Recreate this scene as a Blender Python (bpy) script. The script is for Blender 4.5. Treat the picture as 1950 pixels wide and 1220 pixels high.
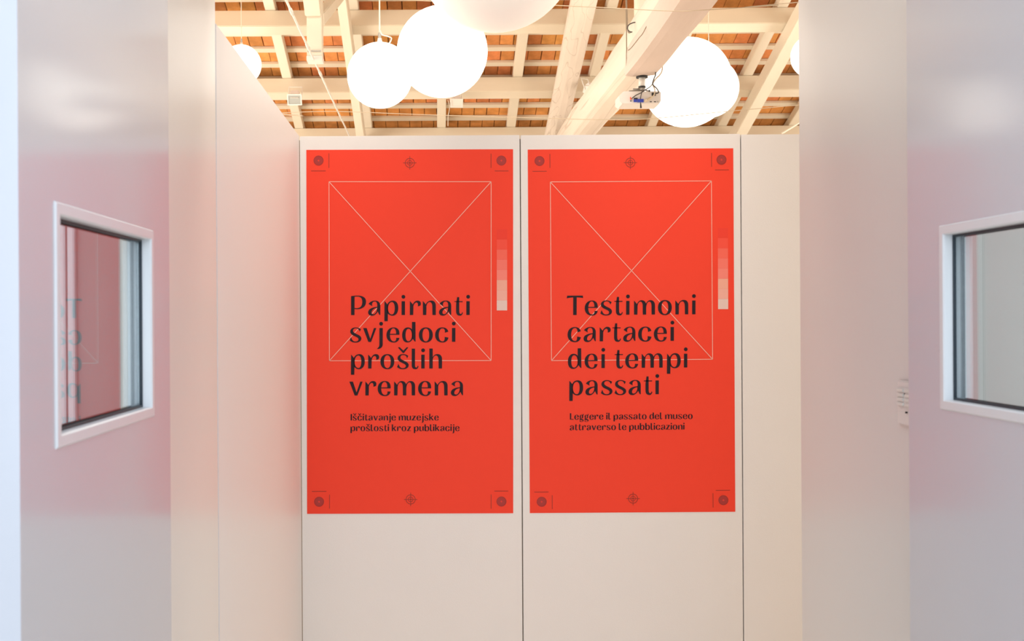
import bpy, bmesh, math, random
from mathutils import Vector, Matrix
from mathutils.geometry import tessellate_polygon
random.seed(7)
for o in list(bpy.data.objects): bpy.data.objects.remove(o)
S = bpy.context.scene
C = S.collection
PI = math.pi
# ------------------------------------------------------------ camera, world, light, exposure
F = 2189.0                     # focal length in pixels of the 1950 wide frame
EYE = 1.6
cam_d = bpy.data.cameras.new('camera'); cam = bpy.data.objects.new('camera', cam_d); C.objects.link(cam)
cam.location = (0, 0, EYE)
cam_d.sensor_width = 36.0; cam_d.lens = F / 1950 * 36.0
cam_d.shift_x = (975 - 827) / 1950; cam_d.shift_y = -(610 - 606) / 1950
ROLL = 0.006
cam.rotation_euler = (Matrix.Rotation(PI/2, 3, 'X') @ Matrix.Rotation(-ROLL, 3, 'Z')).to_euler()
cam_d.clip_start = 0.05; cam_d.clip_end = 200
cam_d.dof.use_dof = True; cam_d.dof.focus_distance = 5.4; cam_d.dof.aperture_fstop = 8.0
S.camera = cam
w = bpy.data.worlds.new('world'); S.world = w; w.use_nodes = True
bg = w.node_tree.nodes['Background']; bg.inputs[0].default_value = (0.60, 0.78, 1.0, 1); bg.inputs[1].default_value = 0.6

def area(name, loc, rot, sx, sy, power, col):
    l = bpy.data.lights.new(name, 'AREA'); l.shape = 'RECTANGLE'; l.size = sx; l.size_y = sy; l.energy = power; l.color = col
    o = bpy.data.objects.new(name, l); o.location = loc; o.rotation_euler = rot; C.objects.link(o); return o
area('daylight_behind_camera', (0.2, -2.9, 1.9), (PI/2, 0, 0), 4.6, 2.2, 140, (0.68, 0.82, 1.0))
area('lobby_fill', (0.2, 0.9, 2.95), (0, 0, 0), 3.4, 1.6, 38, (0.74, 0.85, 1.0))  # added overhead fill that brightens both door leaves, not a known lamp
area('panel_fill_above', (0.6, 4.2, 6.0), (math.radians(18), 0, 0), 3.0, 1.2, 185, (1.0, 0.90, 0.79))  # added soft fill lighting the display panels from above, no known roof opening
area('gallery_fill_left', (-4.3, 9.0, 2.2), (0, -PI/2, 0), 2.4, 8.0, 430, (1.0, 0.91, 0.80))  # added warm fill from the left of the gallery, no window known there
area('gallery_fill_right', (6.3, 9.0, 2.2), (0, PI/2, 0), 2.4, 8.0, 250, (1.0, 0.91, 0.80))  # matching added fill from the right, also without a known window
GLOBE_COL = (1.0, 0.92, 0.80); GLOBE_STR = 2.1
S.view_settings.view_transform = 'Standard'; S.view_settings.look = 'None'
S.view_settings.gamma = 1.0; S.view_settings.exposure = -0.08; S.view_settings.use_curve_mapping = False

# ------------------------------------------------------------ materials
def mat(name, col, rough=0.5, spec=0.5, metal=0.0, coat=0.0, coat_rough=0.2, bump=0.0, scale=40.0, vary=0.0, stretch=(1,1,1), vscale=3.0, objrand=0.0):
    m = bpy.data.materials.new(name); m.use_nodes = True; nt = m.node_tree; b = nt.nodes['Principled BSDF']
    b.inputs['Base Color'].default_value = (*col, 1); b.inputs['Roughness'].default_value = rough
    b.inputs['Specular IOR Level'].default_value = spec; b.inputs['Metallic'].default_value = metal
    b.inputs['Coat Weight'].default_value = coat; b.inputs['Coat Roughness'].default_value = coat_rough
    tc = nt.nodes.new('ShaderNodeTexCoord'); mp = nt.nodes.new('ShaderNodeMapping'); mp.inputs['Scale'].default_value = stretch
    nt.links.new(tc.outputs['Object'], mp.inputs['Vector'])
    if bump > 0:
        n = nt.nodes.new('ShaderNodeTexNoise'); n.inputs['Scale'].default_value = scale; n.inputs['Detail'].default_value = 5
        nt.links.new(mp.outputs[0], n.inputs['Vector'])
        bp = nt.nodes.new('ShaderNodeBump'); bp.inputs['Strength'].default_value = bump; bp.inputs['Distance'].default_value = 0.004
        nt.links.new(n.outputs['Fac'], bp.inputs['Height']); nt.links.new(bp.outputs[0], b.inputs['Normal'])
    if vary > 0 or objrand > 0:
        n = nt.nodes.new('ShaderNodeTexNoise'); n.inputs['Scale'].default_value = vscale; n.inputs['Detail'].default_value = 6
        nt.links.new(mp.outputs[0], n.inputs['Vector'])
        mr = nt.nodes.new('ShaderNodeMapRange'); mr.inputs['From Min'].default_value = 0.3; mr.inputs['From Max'].default_value = 0.7
        mr.inputs['To Min'].default_value = 1 - vary; mr.inputs['To Max'].default_value = 1 + vary * 0.5
        nt.links.new(n.outputs['Fac'], mr.inputs['Value'])
        hs = nt.nodes.new('ShaderNodeHueSaturation'); hs.inputs['Color'].default_value = (*col, 1)
        if objrand > 0:
            oi = nt.nodes.new('ShaderNodeObjectInfo')
            mr2 = nt.nodes.new('ShaderNodeMapRange'); mr2.inputs['To Min'].default_value = 1 - objrand; mr2.inputs['To Max'].default_value = 1 + objrand * 0.6
            nt.links.new(oi.outputs['Random'], mr2.inputs['Value'])
            mu = nt.nodes.new('ShaderNodeMath'); mu.operation = 'MULTIPLY'
            nt.links.new(mr.outputs[0], mu.inputs[0]); nt.links.new(mr2.outputs[0], mu.inputs[1]); nt.links.new(mu.outputs[0], hs.inputs['Value'])
            wn = nt.nodes.new('ShaderNodeTexWhiteNoise'); wn.noise_dimensions = '1D'; nt.links.new(oi.outputs['Random'], wn.inputs['W'])
            mr3 = nt.nodes.new('ShaderNodeMapRange'); mr3.inputs['To Min'].default_value = 0.487; mr3.inputs['To Max'].default_value = 0.512
            nt.links.new(wn.outputs['Value'], mr3.inputs['Value']); nt.links.new(mr3.outputs[0], hs.inputs['Hue'])
        else:
            nt.links.new(mr.outputs[0], hs.inputs['Value'])
        nt.links.new(hs.outputs[0], b.inputs['Base Color'])
    return m

def glass_mat():
    m = bpy.data.materials.new('pane_glass'); m.use_nodes = True; nt = m.node_tree
    for n in list(nt.nodes):
        if n.type != 'OUTPUT_MATERIAL': nt.nodes.remove(n)
    out = [n for n in nt.nodes if n.type == 'OUTPUT_MATERIAL'][0]
    tr = nt.nodes.new('ShaderNodeBsdfTransparent'); tr.inputs[0].default_value = (0.88, 0.91, 0.90, 1)
    gl = nt.nodes.new('ShaderNodeBsdfGlossy'); gl.inputs['Roughness'].default_value = 0.0; gl.inputs['Color'].default_value = (0.92, 0.98, 1.0, 1)
    fr = nt.nodes.new('ShaderNodeFresnel'); ge = nt.nodes.new('ShaderNodeNewGeometry')
    mr = nt.nodes.new('ShaderNodeMapRange'); mr.inputs['To Min'].default_value = 1.52; mr.inputs['To Max'].default_value = 1 / 1.52
    nt.links.new(ge.outputs['Backfacing'], mr.inputs['Value']); nt.links.new(mr.outputs[0], fr.inputs['IOR'])
    mx = nt.nodes.new('ShaderNodeMixShader'); nt.links.new(fr.outputs[0], mx.inputs[0]); nt.links.new(tr.outputs[0], mx.inputs[1]); nt.links.new(gl.outputs[0], mx.inputs[2])
    nt.links.new(mx.outputs[0], out.inputs['Surface'])
    return m

def emit_mat(name, col, strength, base=(0.9, 0.9, 0.88)):
    m = mat(name, base, 0.35)
    b = m.node_tree.nodes['Principled BSDF']; b.inputs['Emission Color'].default_value = (*col, 1); b.inputs['Emission Strength'].default_value = strength
    return m

M = {}
M['lacquer'] = mat('door_lacquer', (0.595, 0.595, 0.63), 0.40, 0.5, coat=0.72, coat_rough=0.12, bump=0.04, scale=14, stretch=(1, 1, 0.35))
M['reveal'] = mat('reveal_lacquer', (0.76, 0.735, 0.70), 0.45, 0.4, coat=0.32, coat_rough=0.20, bump=0.04, scale=10, stretch=(1, 1, 0.35))
M['panel'] = mat('panel_paint', (0.83, 0.80, 0.775), 0.48, 0.4, bump=0.10, scale=220, vary=0.015, vscale=1.5)
M['side_panel'] = mat('side_panel_paint', (0.78, 0.765, 0.76), 0.42, 0.35, bump=0.06, scale=200)
M['edge'] = mat('raw_panel_edge', (0.25, 0.17, 0.10), 0.8)
M['plaster'] = mat('white_plaster', (0.82, 0.80, 0.77), 0.8, 0.2, bump=0.2, scale=60, vary=0.03)
M['greywall'] = mat('grey_plaster', (0.64, 0.60, 0.56), 0.8, 0.2, bump=0.1, scale=60, vary=0.02)
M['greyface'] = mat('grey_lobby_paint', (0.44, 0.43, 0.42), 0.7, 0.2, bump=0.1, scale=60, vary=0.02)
M['floor'] = mat('pale_floor', (0.74, 0.66, 0.56), 0.45, 0.4, vary=0.08, vscale=2)
M['wood'] = mat('cream_painted_wood', (0.76, 0.67, 0.53), 0.55, 0.35, bump=0.25, scale=30, vary=0.05, vscale=5, stretch=(0.15, 1, 1))
M['woody'] = mat('cream_painted_rafter', (0.81, 0.73, 0.595), 0.55, 0.35, bump=0.2, scale=30, vary=0.04, vscale=5, stretch=(1, 0.15, 1))
M['log'] = mat('whitewashed_log', (0.80, 0.70, 0.60), 0.7, 0.2, bump=1.0, scale=14, vary=0.12, vscale=4, stretch=(1, 0.12, 1))
_nt = M['log'].node_tree; _b = _nt.nodes['Principled BSDF']; _src = _b.inputs['Base Color'].links[0].from_socket
_tc = _nt.nodes.new('ShaderNodeTexCoord'); _mp = _nt.nodes.new('ShaderNodeMapping'); _mp.inputs['Scale'].default_value = (10, 0.10, 10)
_n = _nt.nodes.new('ShaderNodeTexNoise'); _n.inputs['Scale'].default_value = 1.0; _n.inputs['Detail'].default_value = 1
_r = _nt.nodes.new('ShaderNodeValToRGB'); _e = _r.color_ramp.elements; _e[0].position = 0.485; _e[0].color = (0, 0, 0, 1); _e[1].position = 0.515; _e[1].color = (0, 0, 0, 1)
_c = _e.new(0.50); _c.color = (1, 1, 1, 1)
_m = _nt.nodes.new('ShaderNodeMix'); _m.data_type = 'RGBA'; _m.inputs['B'].default_value = (0.30, 0.20, 0.13, 1)
_k = _nt.nodes.new('ShaderNodeMath'); _k.operation = 'MULTIPLY'; _k.inputs[1].default_value = 0.38
_nt.links.new(_tc.outputs['Object'], _mp.inputs[0]); _nt.links.new(_mp.outputs[0], _n.inputs['Vector']); _nt.links.new(_n.outputs['Fac'], _r.inputs[0])
_nt.links.new(_r.outputs[0], _k.inputs[0]); _nt.links.new(_k.outputs[0], _m.inputs['Factor']); _nt.links.new(_src, _m.inputs['A']); _nt.links.new(_m.outputs['Result'], _b.inputs['Base Color'])
M['tile'] = mat('terracotta', (0.78, 0.32, 0.105), 0.85, 0.1, bump=0.5, scale=40, vary=0.30, vscale=6, objrand=0.26)
M['corbel'] = mat('pinkish_whitewash', (0.70, 0.57, 0.50), 0.75, 0.15, bump=1.0, scale=16, vary=0.08, vscale=4, stretch=(1, 0.2, 1))
M['deck'] = mat('dark_roof_deck', (0.10, 0.05, 0.03), 0.9)
M['red'] = mat('poster_red', (0.90, 0.062, 0.030), 0.6, 0.2, bump=0.05, scale=200)
M['ink'] = mat('poster_ink', (0.022, 0.013, 0.018), 0.6, 0.2)
M['ink_soft'] = mat('poster_soft_ink', (0.33, 0.035, 0.02), 0.5, 0.3)
M['disc'] = mat('poster_disc', (0.47, 0.050, 0.045), 0.5, 0.3)
M['disc_dark'] = mat('poster_disc_ring', (0.36, 0.030, 0.022), 0.5, 0.3)
M['line'] = mat('poster_line', (0.90, 0.50, 0.40), 0.5, 0.3)
for i, c in enumerate([(0.86,0.058,0.034), (0.92,0.092,0.058), (0.92,0.15,0.105), (0.92,0.20,0.155), (0.92,0.25,0.20), (0.87,0.42,0.32), (0.87,0.44,0.36), (0.80,0.60,0.54)]):
    M['patch%d' % i] = mat('colour_patch', c, 0.6, 0.2)
M['globe'] = emit_mat('lit_opal_globe', GLOBE_COL, GLOBE_STR)
M['globe_off_glow'] = emit_mat('unlit_globe_glow', (1.0, 0.93, 0.80), 0.34, (0.78, 0.77, 0.73))  # faint emission added to brighten a globe that is switched off
M['bead'] = mat('bead_lacquer', (0.76, 0.75, 0.75), 0.25, 0.5)
M['casing'] = mat('white_casing', (0.92, 0.92, 0.92), 0.4)
M['gasket'] = mat('rubber_gasket', (0.012, 0.02, 0.03), 0.5)
M['glass'] = glass_mat()
M['metal'] = mat('white_steel', (0.80, 0.76, 0.70), 0.4, 0.5)
M['steel'] = mat('grey_steel', (0.45, 0.43, 0.40), 0.35, 0.5, metal=0.6)
M['cable'] = mat('dark_cable', (0.06, 0.05, 0.045), 0.6)
M['cable_mid'] = mat('grey_brown_cable', (0.25, 0.19, 0.13), 0.6)
M['cable_tan'] = mat('tan_cable', (0.62, 0.50, 0.36), 0.6)
M['cord'] = mat('pale_cord', (0.80, 0.74, 0.62), 0.6)
M['plastic'] = mat('white_plastic', (0.80, 0.74, 0.70), 0.4, 0.4)
M['black'] = mat('black_plastic', (0.02, 0.02, 0.02), 0.5)
M['blue'] = mat('blue_plug', (0.03, 0.06, 0.45), 0.4)
M['orange'] = mat('orange_plug', (0.75, 0.10, 0.02), 0.4)
M['lampglass'] = mat('floodlight_glass', (0.42, 0.44, 0.42), 0.12, 0.8)
M['reflector'] = mat('floodlight_reflector', (0.8, 0.8, 0.78), 0.2, 0.5, metal=0.8)

# ------------------------------------------------------------ helpers
def at(px, py, Y):
    """world point at depth Y that the camera sees at pixel px, py"""
    u = px - 827; v = py - 606
    u0 = u - ROLL * v; v0 = v + ROLL * u
    return Vector((u0 * Y / F, Y, EYE - v0 * Y / F))

class MB:
    def __init__(s): s.v = []; s.f = []
    def add(s, vs, fs):
        n = len(s.v); s.v += [Vector(p) for p in vs]; s.f += [tuple(i + n for i in f) for f in fs]; return s
    def box(s, a, b, fr=None):
        x0, y0, z0 = a; x1, y1, z1 = b
        vs = [Vector(p) for p in ((x0,y0,z0),(x1,y0,z0),(x1,y1,z0),(x0,y1,z0),(x0,y0,z1),(x1,y0,z1),(x1,y1,z1),(x0,y1,z1))]
        if fr: vs = [fr(p) for p in vs]
        return s.add(vs, [(0,3,2,1),(4,5,6,7),(0,1,5,4),(1,2,6,5),(2,3,7,6),(3,0,4,7)])
    def tube(s, pts, r, n=8, cap=True):
        pts = [Vector(p) for p in pts]; rs = r if isinstance(r, (list, tuple)) else [r] * len(pts)
        base = len(s.v); prev = None
        for i, p in enumerate(pts):
            t = (pts[min(i+1, len(pts)-1)] - pts[max(i-1, 0)]).normalized()
            if prev is None:
                a = t.orthogonal().normalized()
            else:
                a = (prev - t * prev.dot(t)).normalized()
            prev = a; b = t.cross(a)
            for k in range(n):
                th = 2 * PI * k / n; s.v.append(p + (a * math.cos(th) + b * math.sin(th)) * rs[i])
        for i in range(len(pts) - 1):
            for k in range(n):
                k2 = (k + 1) % n; s.f.append((base+i*n+k, base+i*n+k2, base+(i+1)*n+k2, base+(i+1)*n+k))
        if cap:
            s.f.append(tuple(base + k for k in reversed(range(n)))); s.f.append(tuple(base + (len(pts)-1)*n + k for k in range(n)))
        return s
    def sphere(s, c, r, nu=48, nv=28, squash=1.0):
        c = Vector(c); base = len(s.v); s.v.append(c + Vector((0, 0, r*squash)))
        for j in range(1, nv):
            th = PI * j / nv
            for i in range(nu):
                ph = 2 * PI * i / nu; s.v.append(c + Vector((r*math.sin(th)*math.cos(ph), r*math.sin(th)*math.sin(ph), r*squash*math.cos(th))))
        s.v.append(c - Vector((0, 0, r*squash))); last = len(s.v) - 1
        for i in range(nu): s.f.append((base, base+1+i, base+1+(i+1) % nu)); s.f.append((last, base+1+(nv-2)*nu+(i+1) % nu, base+1+(nv-2)*nu+i))
        for j in range(nv - 2):
            for i in range(nu):
                a = base+1+j*nu+i; b = base+1+j*nu+(i+1) % nu; s.f.append((a, a+nu, b+nu, b))
        return s
    def build(s, name, m, parent=None, smooth=False, bevel=0.0, mesh_name=None, origin=None):
        off = Vector((0, 0, 0))
        if parent is not None:
            off = parent['_w'] if '_w' in parent else (0, 0, 0); off = Vector(off)
        if origin is not None and parent is None: loc = Vector(origin)
        elif parent is None: loc = sum(s.v, Vector()) / len(s.v)
        elif origin is not None: loc = Vector(origin) - off
        else: loc = sum(s.v, Vector()) / len(s.v) - off
        me = bpy.data.meshes.new(mesh_name or name)
        me.from_pydata([p - off - loc for p in s.v], [], s.f); me.validate(); me.update()
        me.materials.append(m)
        if smooth: me.polygons.foreach_set('use_smooth', [True] * len(me.polygons))
        o = bpy.data.objects.new(name, me); C.objects.link(o); o.location = loc
        if parent is not None: o.parent = parent
        o['_w'] = tuple(off + loc)
        if bevel > 0:
            bm = bmesh.new(); bm.from_mesh(me)
            bmesh.ops.bevel(bm, geom=bm.edges[:], offset=bevel, segments=2, affect='EDGES', clamp_overlap=True); bm.to_mesh(me); bm.free()
        return o

def tag(o, label=None, cat=None, group=None, kind=None):
    if label: o['label'] = label
    if cat: o['category'] = cat
    if group: o['group'] = group
    if kind: o['kind'] = kind
    return o
def thing(name, loc, label=None, cat=None, group=None, kind=None):
    o = bpy.data.objects.new(name, None); C.objects.link(o); o.location = loc; o.empty_display_size = 0.1; o['_w'] = tuple(loc)
    return tag(o, label, cat, group, kind)
def box(a, b, fr=None): return MB().box(a, b, fr)
def bez(pts, n=10):
    """smooth curve through points (Catmull-Rom)"""
    P = [Vector(p) for p in pts]; P = [P[0]*2 - P[1]] + P + [P[-1]*2 - P[-2]]; out = []
    for i in range(1, len(P) - 2):
        for k in range(n):
            t = k / n; a, b, c, d = P[i-1], P[i], P[i+1], P[i+2]
            out.append(0.5 * ((2*b) + (c-a)*t + (2*a-5*b+4*c-d)*t*t + (-a+3*b-3*c+d)*t*t*t))
    out.append(P[-2]); return out

# ------------------------------------------------------------ the setting
XL, XR = -0.606, 1.0206        # faces of the doorway reveal
YF, YN = 2.275, 3.21           # wall with the doorway: near and far faces
YB = 5.2                       # display panels
ROOM_L, ROOM_R, ROOM_B = -4.5, 6.5, 15.6
tag(box((-4.9, -3.2, -0.2), (6.9, 15.9, 0.0)).build('floor', M['floor']), kind='structure')
tag(box((ROOM_L-0.3, YF, 0), (XL, YN, 8.4)).build('wall_left', M['reveal'], bevel=0.006), kind='structure')
tag(box((XR, YF, 0), (ROOM_R+0.3, YN, 8.4)).build('wall_right', M['reveal'], bevel=0.006), kind='structure')
tag(box((XL, YF+0.001, 2.72), (XR, YN-0.001, 8.4)).build('wall_lintel', M['reveal']), kind='structure')
tag(box((ROOM_L-0.3, YN, 0), (ROOM_L, ROOM_B, 8.2)).build('wall_gallery_left', M['plaster']), kind='structure')
tag(box((ROOM_R, YN, 0), (ROOM_R+0.3, ROOM_B, 8.2)).build('wall_gallery_right', M['plaster']), kind='structure')
tag(box((ROOM_L-0.3, ROOM_B, 0), (ROOM_R+0.3, ROOM_B+0.3, 5.0)).build('wall_back', M['plaster']), kind='structure')
tag(box((-2.7, -3.2, 0), (-2.5, YF, 3.2)).build('wall_lobby_left', M['plaster']), kind='structure')
tag(box((3.0, -3.2, 0), (3.2, YF, 3.2)).build('wall_lobby_right', M['plaster']), kind='structure')
tag(box((-2.7, -3.4, 0), (3.2, -3.2, 3.2)).build('wall_rear', M['plaster']), kind='structure')
tag(box((-2.7, -3.2, 3.0), (3.2, YF, 3.2)).build('ceiling_lobby', M['plaster']), kind='structure')
# jamb trims that the leaves are hung from
tag(box((XL, 2.262, 0), (-0.537, 2.33, 2.66)).build('trim_1', M['reveal']), kind='structure')
tag(box((0.985, 2.31, 0), (XR, 2.37, 2.66)).build('trim_2', M['reveal']), kind='structure')

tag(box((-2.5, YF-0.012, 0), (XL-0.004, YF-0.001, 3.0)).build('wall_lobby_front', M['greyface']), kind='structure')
tag(box((XR+0.004, YF-0.012, 0), (3.0, YF-0.001, 3.0)).build('wall_lobby_front', M['greywall']), kind='structure')
for (a, b) in ((-0.740, -0.721), (-0.7165, -0.703)):
    tag(box((a, YF-0.030, 0), (b, YF-0.0125, 2.72)).build('trim_3' if a < -0.74 else 'trim_4', M['casing'], bevel=0.002), kind='structure')

# ------------------------------------------------------------ door leaves with small windows
def door_leaf(name, side, near, far, wy0, wy1, zc):
    """near/far: (x, y) of the leaf face at its free and hinge edges; side: +1 if the face looks to +x"""
    root = thing(name, (far[0], far[1], 0), kind='structure')
    d = Vector((near[0]-far[0], near[1]-far[1], 0)); Lw = d.length; d.normalize(); n = Vector((side, 0, 0)); n = (n - d * n.dot(d)).normalized()
    o = Vector((far[0], far[1], 0))
    fr = lambda p: o + d * p[0] + n * p[1] + Vector((0, 0, p[2]))
    s0 = (Vector((0, wy1, 0)) - o).dot(Vector((0, 1, 0))) / d.y; s1 = (wy0 - far[1]) / d.y
    z0, z1 = zc - 0.172, zc + 0.172; T = 0.050
    a0, a1, b0, b1 = s0 + 0.018, s1 - 0.018, z0 + 0.018, z1 - 0.018
    m = MB(); zb, zt = 0.008, 2.64
    m.box((0, -T, zb), (a0, 0, zt), fr); m.box((a1, -T, zb), (Lw, 0, zt), fr)
    m.box((a0, -T, zb), (a1, 0, b0), fr); m.box((a0, -T, b1), (a1, 0, zt), fr)
    m.build('door_panel', M['lacquer'], root)
    for (ya, yb, flip) in ((0.0, 0.003, 1), (-T-0.003, -T, -1)):      # mitred bead on both faces
        q = MB()
        inn = (a0 + 0.001, a1 - 0.001, b0 + 0.001, b1 - 0.001); out = (s0, s1, z0, z1)
        yo = yb if flip > 0 else ya; yi = 0.0 if flip > 0 else -T
        def ring(r, y): return [fr(Vector((r[0], y, r[2]))), fr(Vector((r[1], y, r[2]))), fr(Vector((r[1], y, r[3]))), fr(Vector((r[0], y, r[3])))]
        deep = yi - flip * 0.0145
        e = 0.0025
        out2 = (out[0]+e, out[1]-e, out[2]+e, out[3]-e); inn2 = (inn[0]-e, inn[1]+e, inn[2]-e, inn[3]+e)
        rings = [ring(out, yi), ring(out2, yo), ring(inn2, yo), ring(inn, yo - flip*0.003), ring(inn, deep)]
        vs = sum(rings, []); fs = []
        for j in range(4):
            for k in range(4):
                k2 = (k+1) % 4; fs.append((j*4+k, j*4+k2, (j+1)*4+k2, (j+1)*4+k))
        q.add(vs, fs); q.build('window_frame', M['bead'], root)
        g = MB(); gi = (inn[0]+0.0, inn[1]-0.0, inn[2], inn[3]); g2 = (inn[0]+0.004, inn[1]-0.004, inn[2]+0.004, inn[3]-0.004)
        rings = [ring(inn, deep), ring(g2, deep), ring(g2, deep - flip*0.0050)]
        vs = sum(rings, []); fs = []
        for j in range(2):
            for k in range(4):
                k2 = (k+1) % 4; fs.append((j*4+k, j*4+k2, (j+1)*4+k2, (j+1)*4+k))
        g.add(vs, fs); g.build('gasket', M['gasket'], root)
    tp = 0.0026 if side > 0 else 0.0055
    frp = lambda p: fr(Vector((p[0], p[1] - tp*(p[0]-a0)/(a1-a0) + tp*0.3, p[2])))
    MB().box((a0+0.002, -0.0240, b0+0.002), (a1-0.002, -0.0205, b1-0.002), frp).build('glass_pane', M['glass'], root)
    for hz in (0.35, 1.25, 2.3):
        h = MB(); p = fr(Vector((-0.006, -T*0.5, hz))); h.tube([p, p + Vector((0, 0, 0.10))], 0.007, 12); h.build('hinge', M['steel'], root)
    return root
door_leaf('door_1', 1, (-0.526, 1.456), (-0.5197, 2.257), 1.5895, 2.127, 1.594)
door_leaf('door_2', -1, (0.9475, 1.503), (0.9500, 2.304), 1.615, 2.156, 1.596)

# switch plate on the right reveal
sp = thing('switch_plate', (XR, 2.44, 1.44), 'white wall switch plate with four stacked rocker buttons on the right reveal', 'switch')
xs = XR
pz = lambda py, Y: EYE - (py - 606 + ROLL * 890) * Y / F
zt, zb_ = pz(723, 2.505), pz(808, 2.505)
box((xs-0.010, 2.39, zb_), (xs, 2.513, zt)).build('plate', M['plastic'], sp, bevel=0.003)
box((xs-0.013, 2.425, pz(773, 2.5)), (xs-0.0095, 2.504, pz(736, 2.5))).build('button_frame', M['plastic'], sp, bevel=0.0015)
for k in range(4):
    za = pz(738.2 + 8.7*k, 2.5); zb2 = pz(745.2 + 8.7*k, 2.5)
    box((xs-0.0165, 2.468, zb2), (xs-0.012, 2.501, za)).build('button', M['metal'], sp, bevel=0.0015)
    box((xs-0.0155, 2.430, zb2), (xs-0.012, 2.462, za)).build('button', M['metal'], sp, bevel=0.0015)
for py in (750, 785):
    p = Vector((xs-0.0105, 2.463 if py == 750 else 2.458, pz(py, 2.46)))
    MB().tube([p, p + Vector((-0.004, 0, 0))], 0.002, 10).build('screw', M['black'], sp)

# ------------------------------------------------------------ display panels
PZ = 2.427
def panel(name, a, b, label, m=None, group=None):
    o = box(a, b).build(name, m or M['panel'], bevel=0.0015); return tag(o, label, 'panel', group)
G = 0.0022
panel('display_panel', (XL+G, YB, 0.004), (0.393-G, YB+0.02, PZ), 'tall white display panel behind the left red poster')
panel('display_panel', (0.393+G, YB, 0.004), (1.391-G, YB+0.02, PZ-0.001), 'tall white display panel behind the right red poster')
panel('display_panel', (1.391+G, YB, 0.004), (2.391, YB+0.02, PZ-0.004), 'tall blank white display panel to the right of both posters')
panel('side_display_panel', (XL-0.05, YN+0.004, 0.004), (XL, YB-0.0025, PZ+0.002), 'long white side panel running from the doorway to the left poster wall', M['side_panel'])
for i, (x0, x1) in enumerate(((XL-0.03, -0.53), (0.353, 0.433), (1.351, 1.431), (2.32, 2.39))):
    o = box((x0, YB+0.0205, 0.0), (x1, YB+0.0605, PZ-0.015)).build('stud', M['edge'])
    tag(o, ['dark wooden stud at the corner joint left of the left poster', 'dark wooden stud behind the joint between the two poster panels', 'dark wooden stud behind the joint right of the right poster', 'dark wooden stud at the far right end of the blank panel'][i], 'stud')

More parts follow.
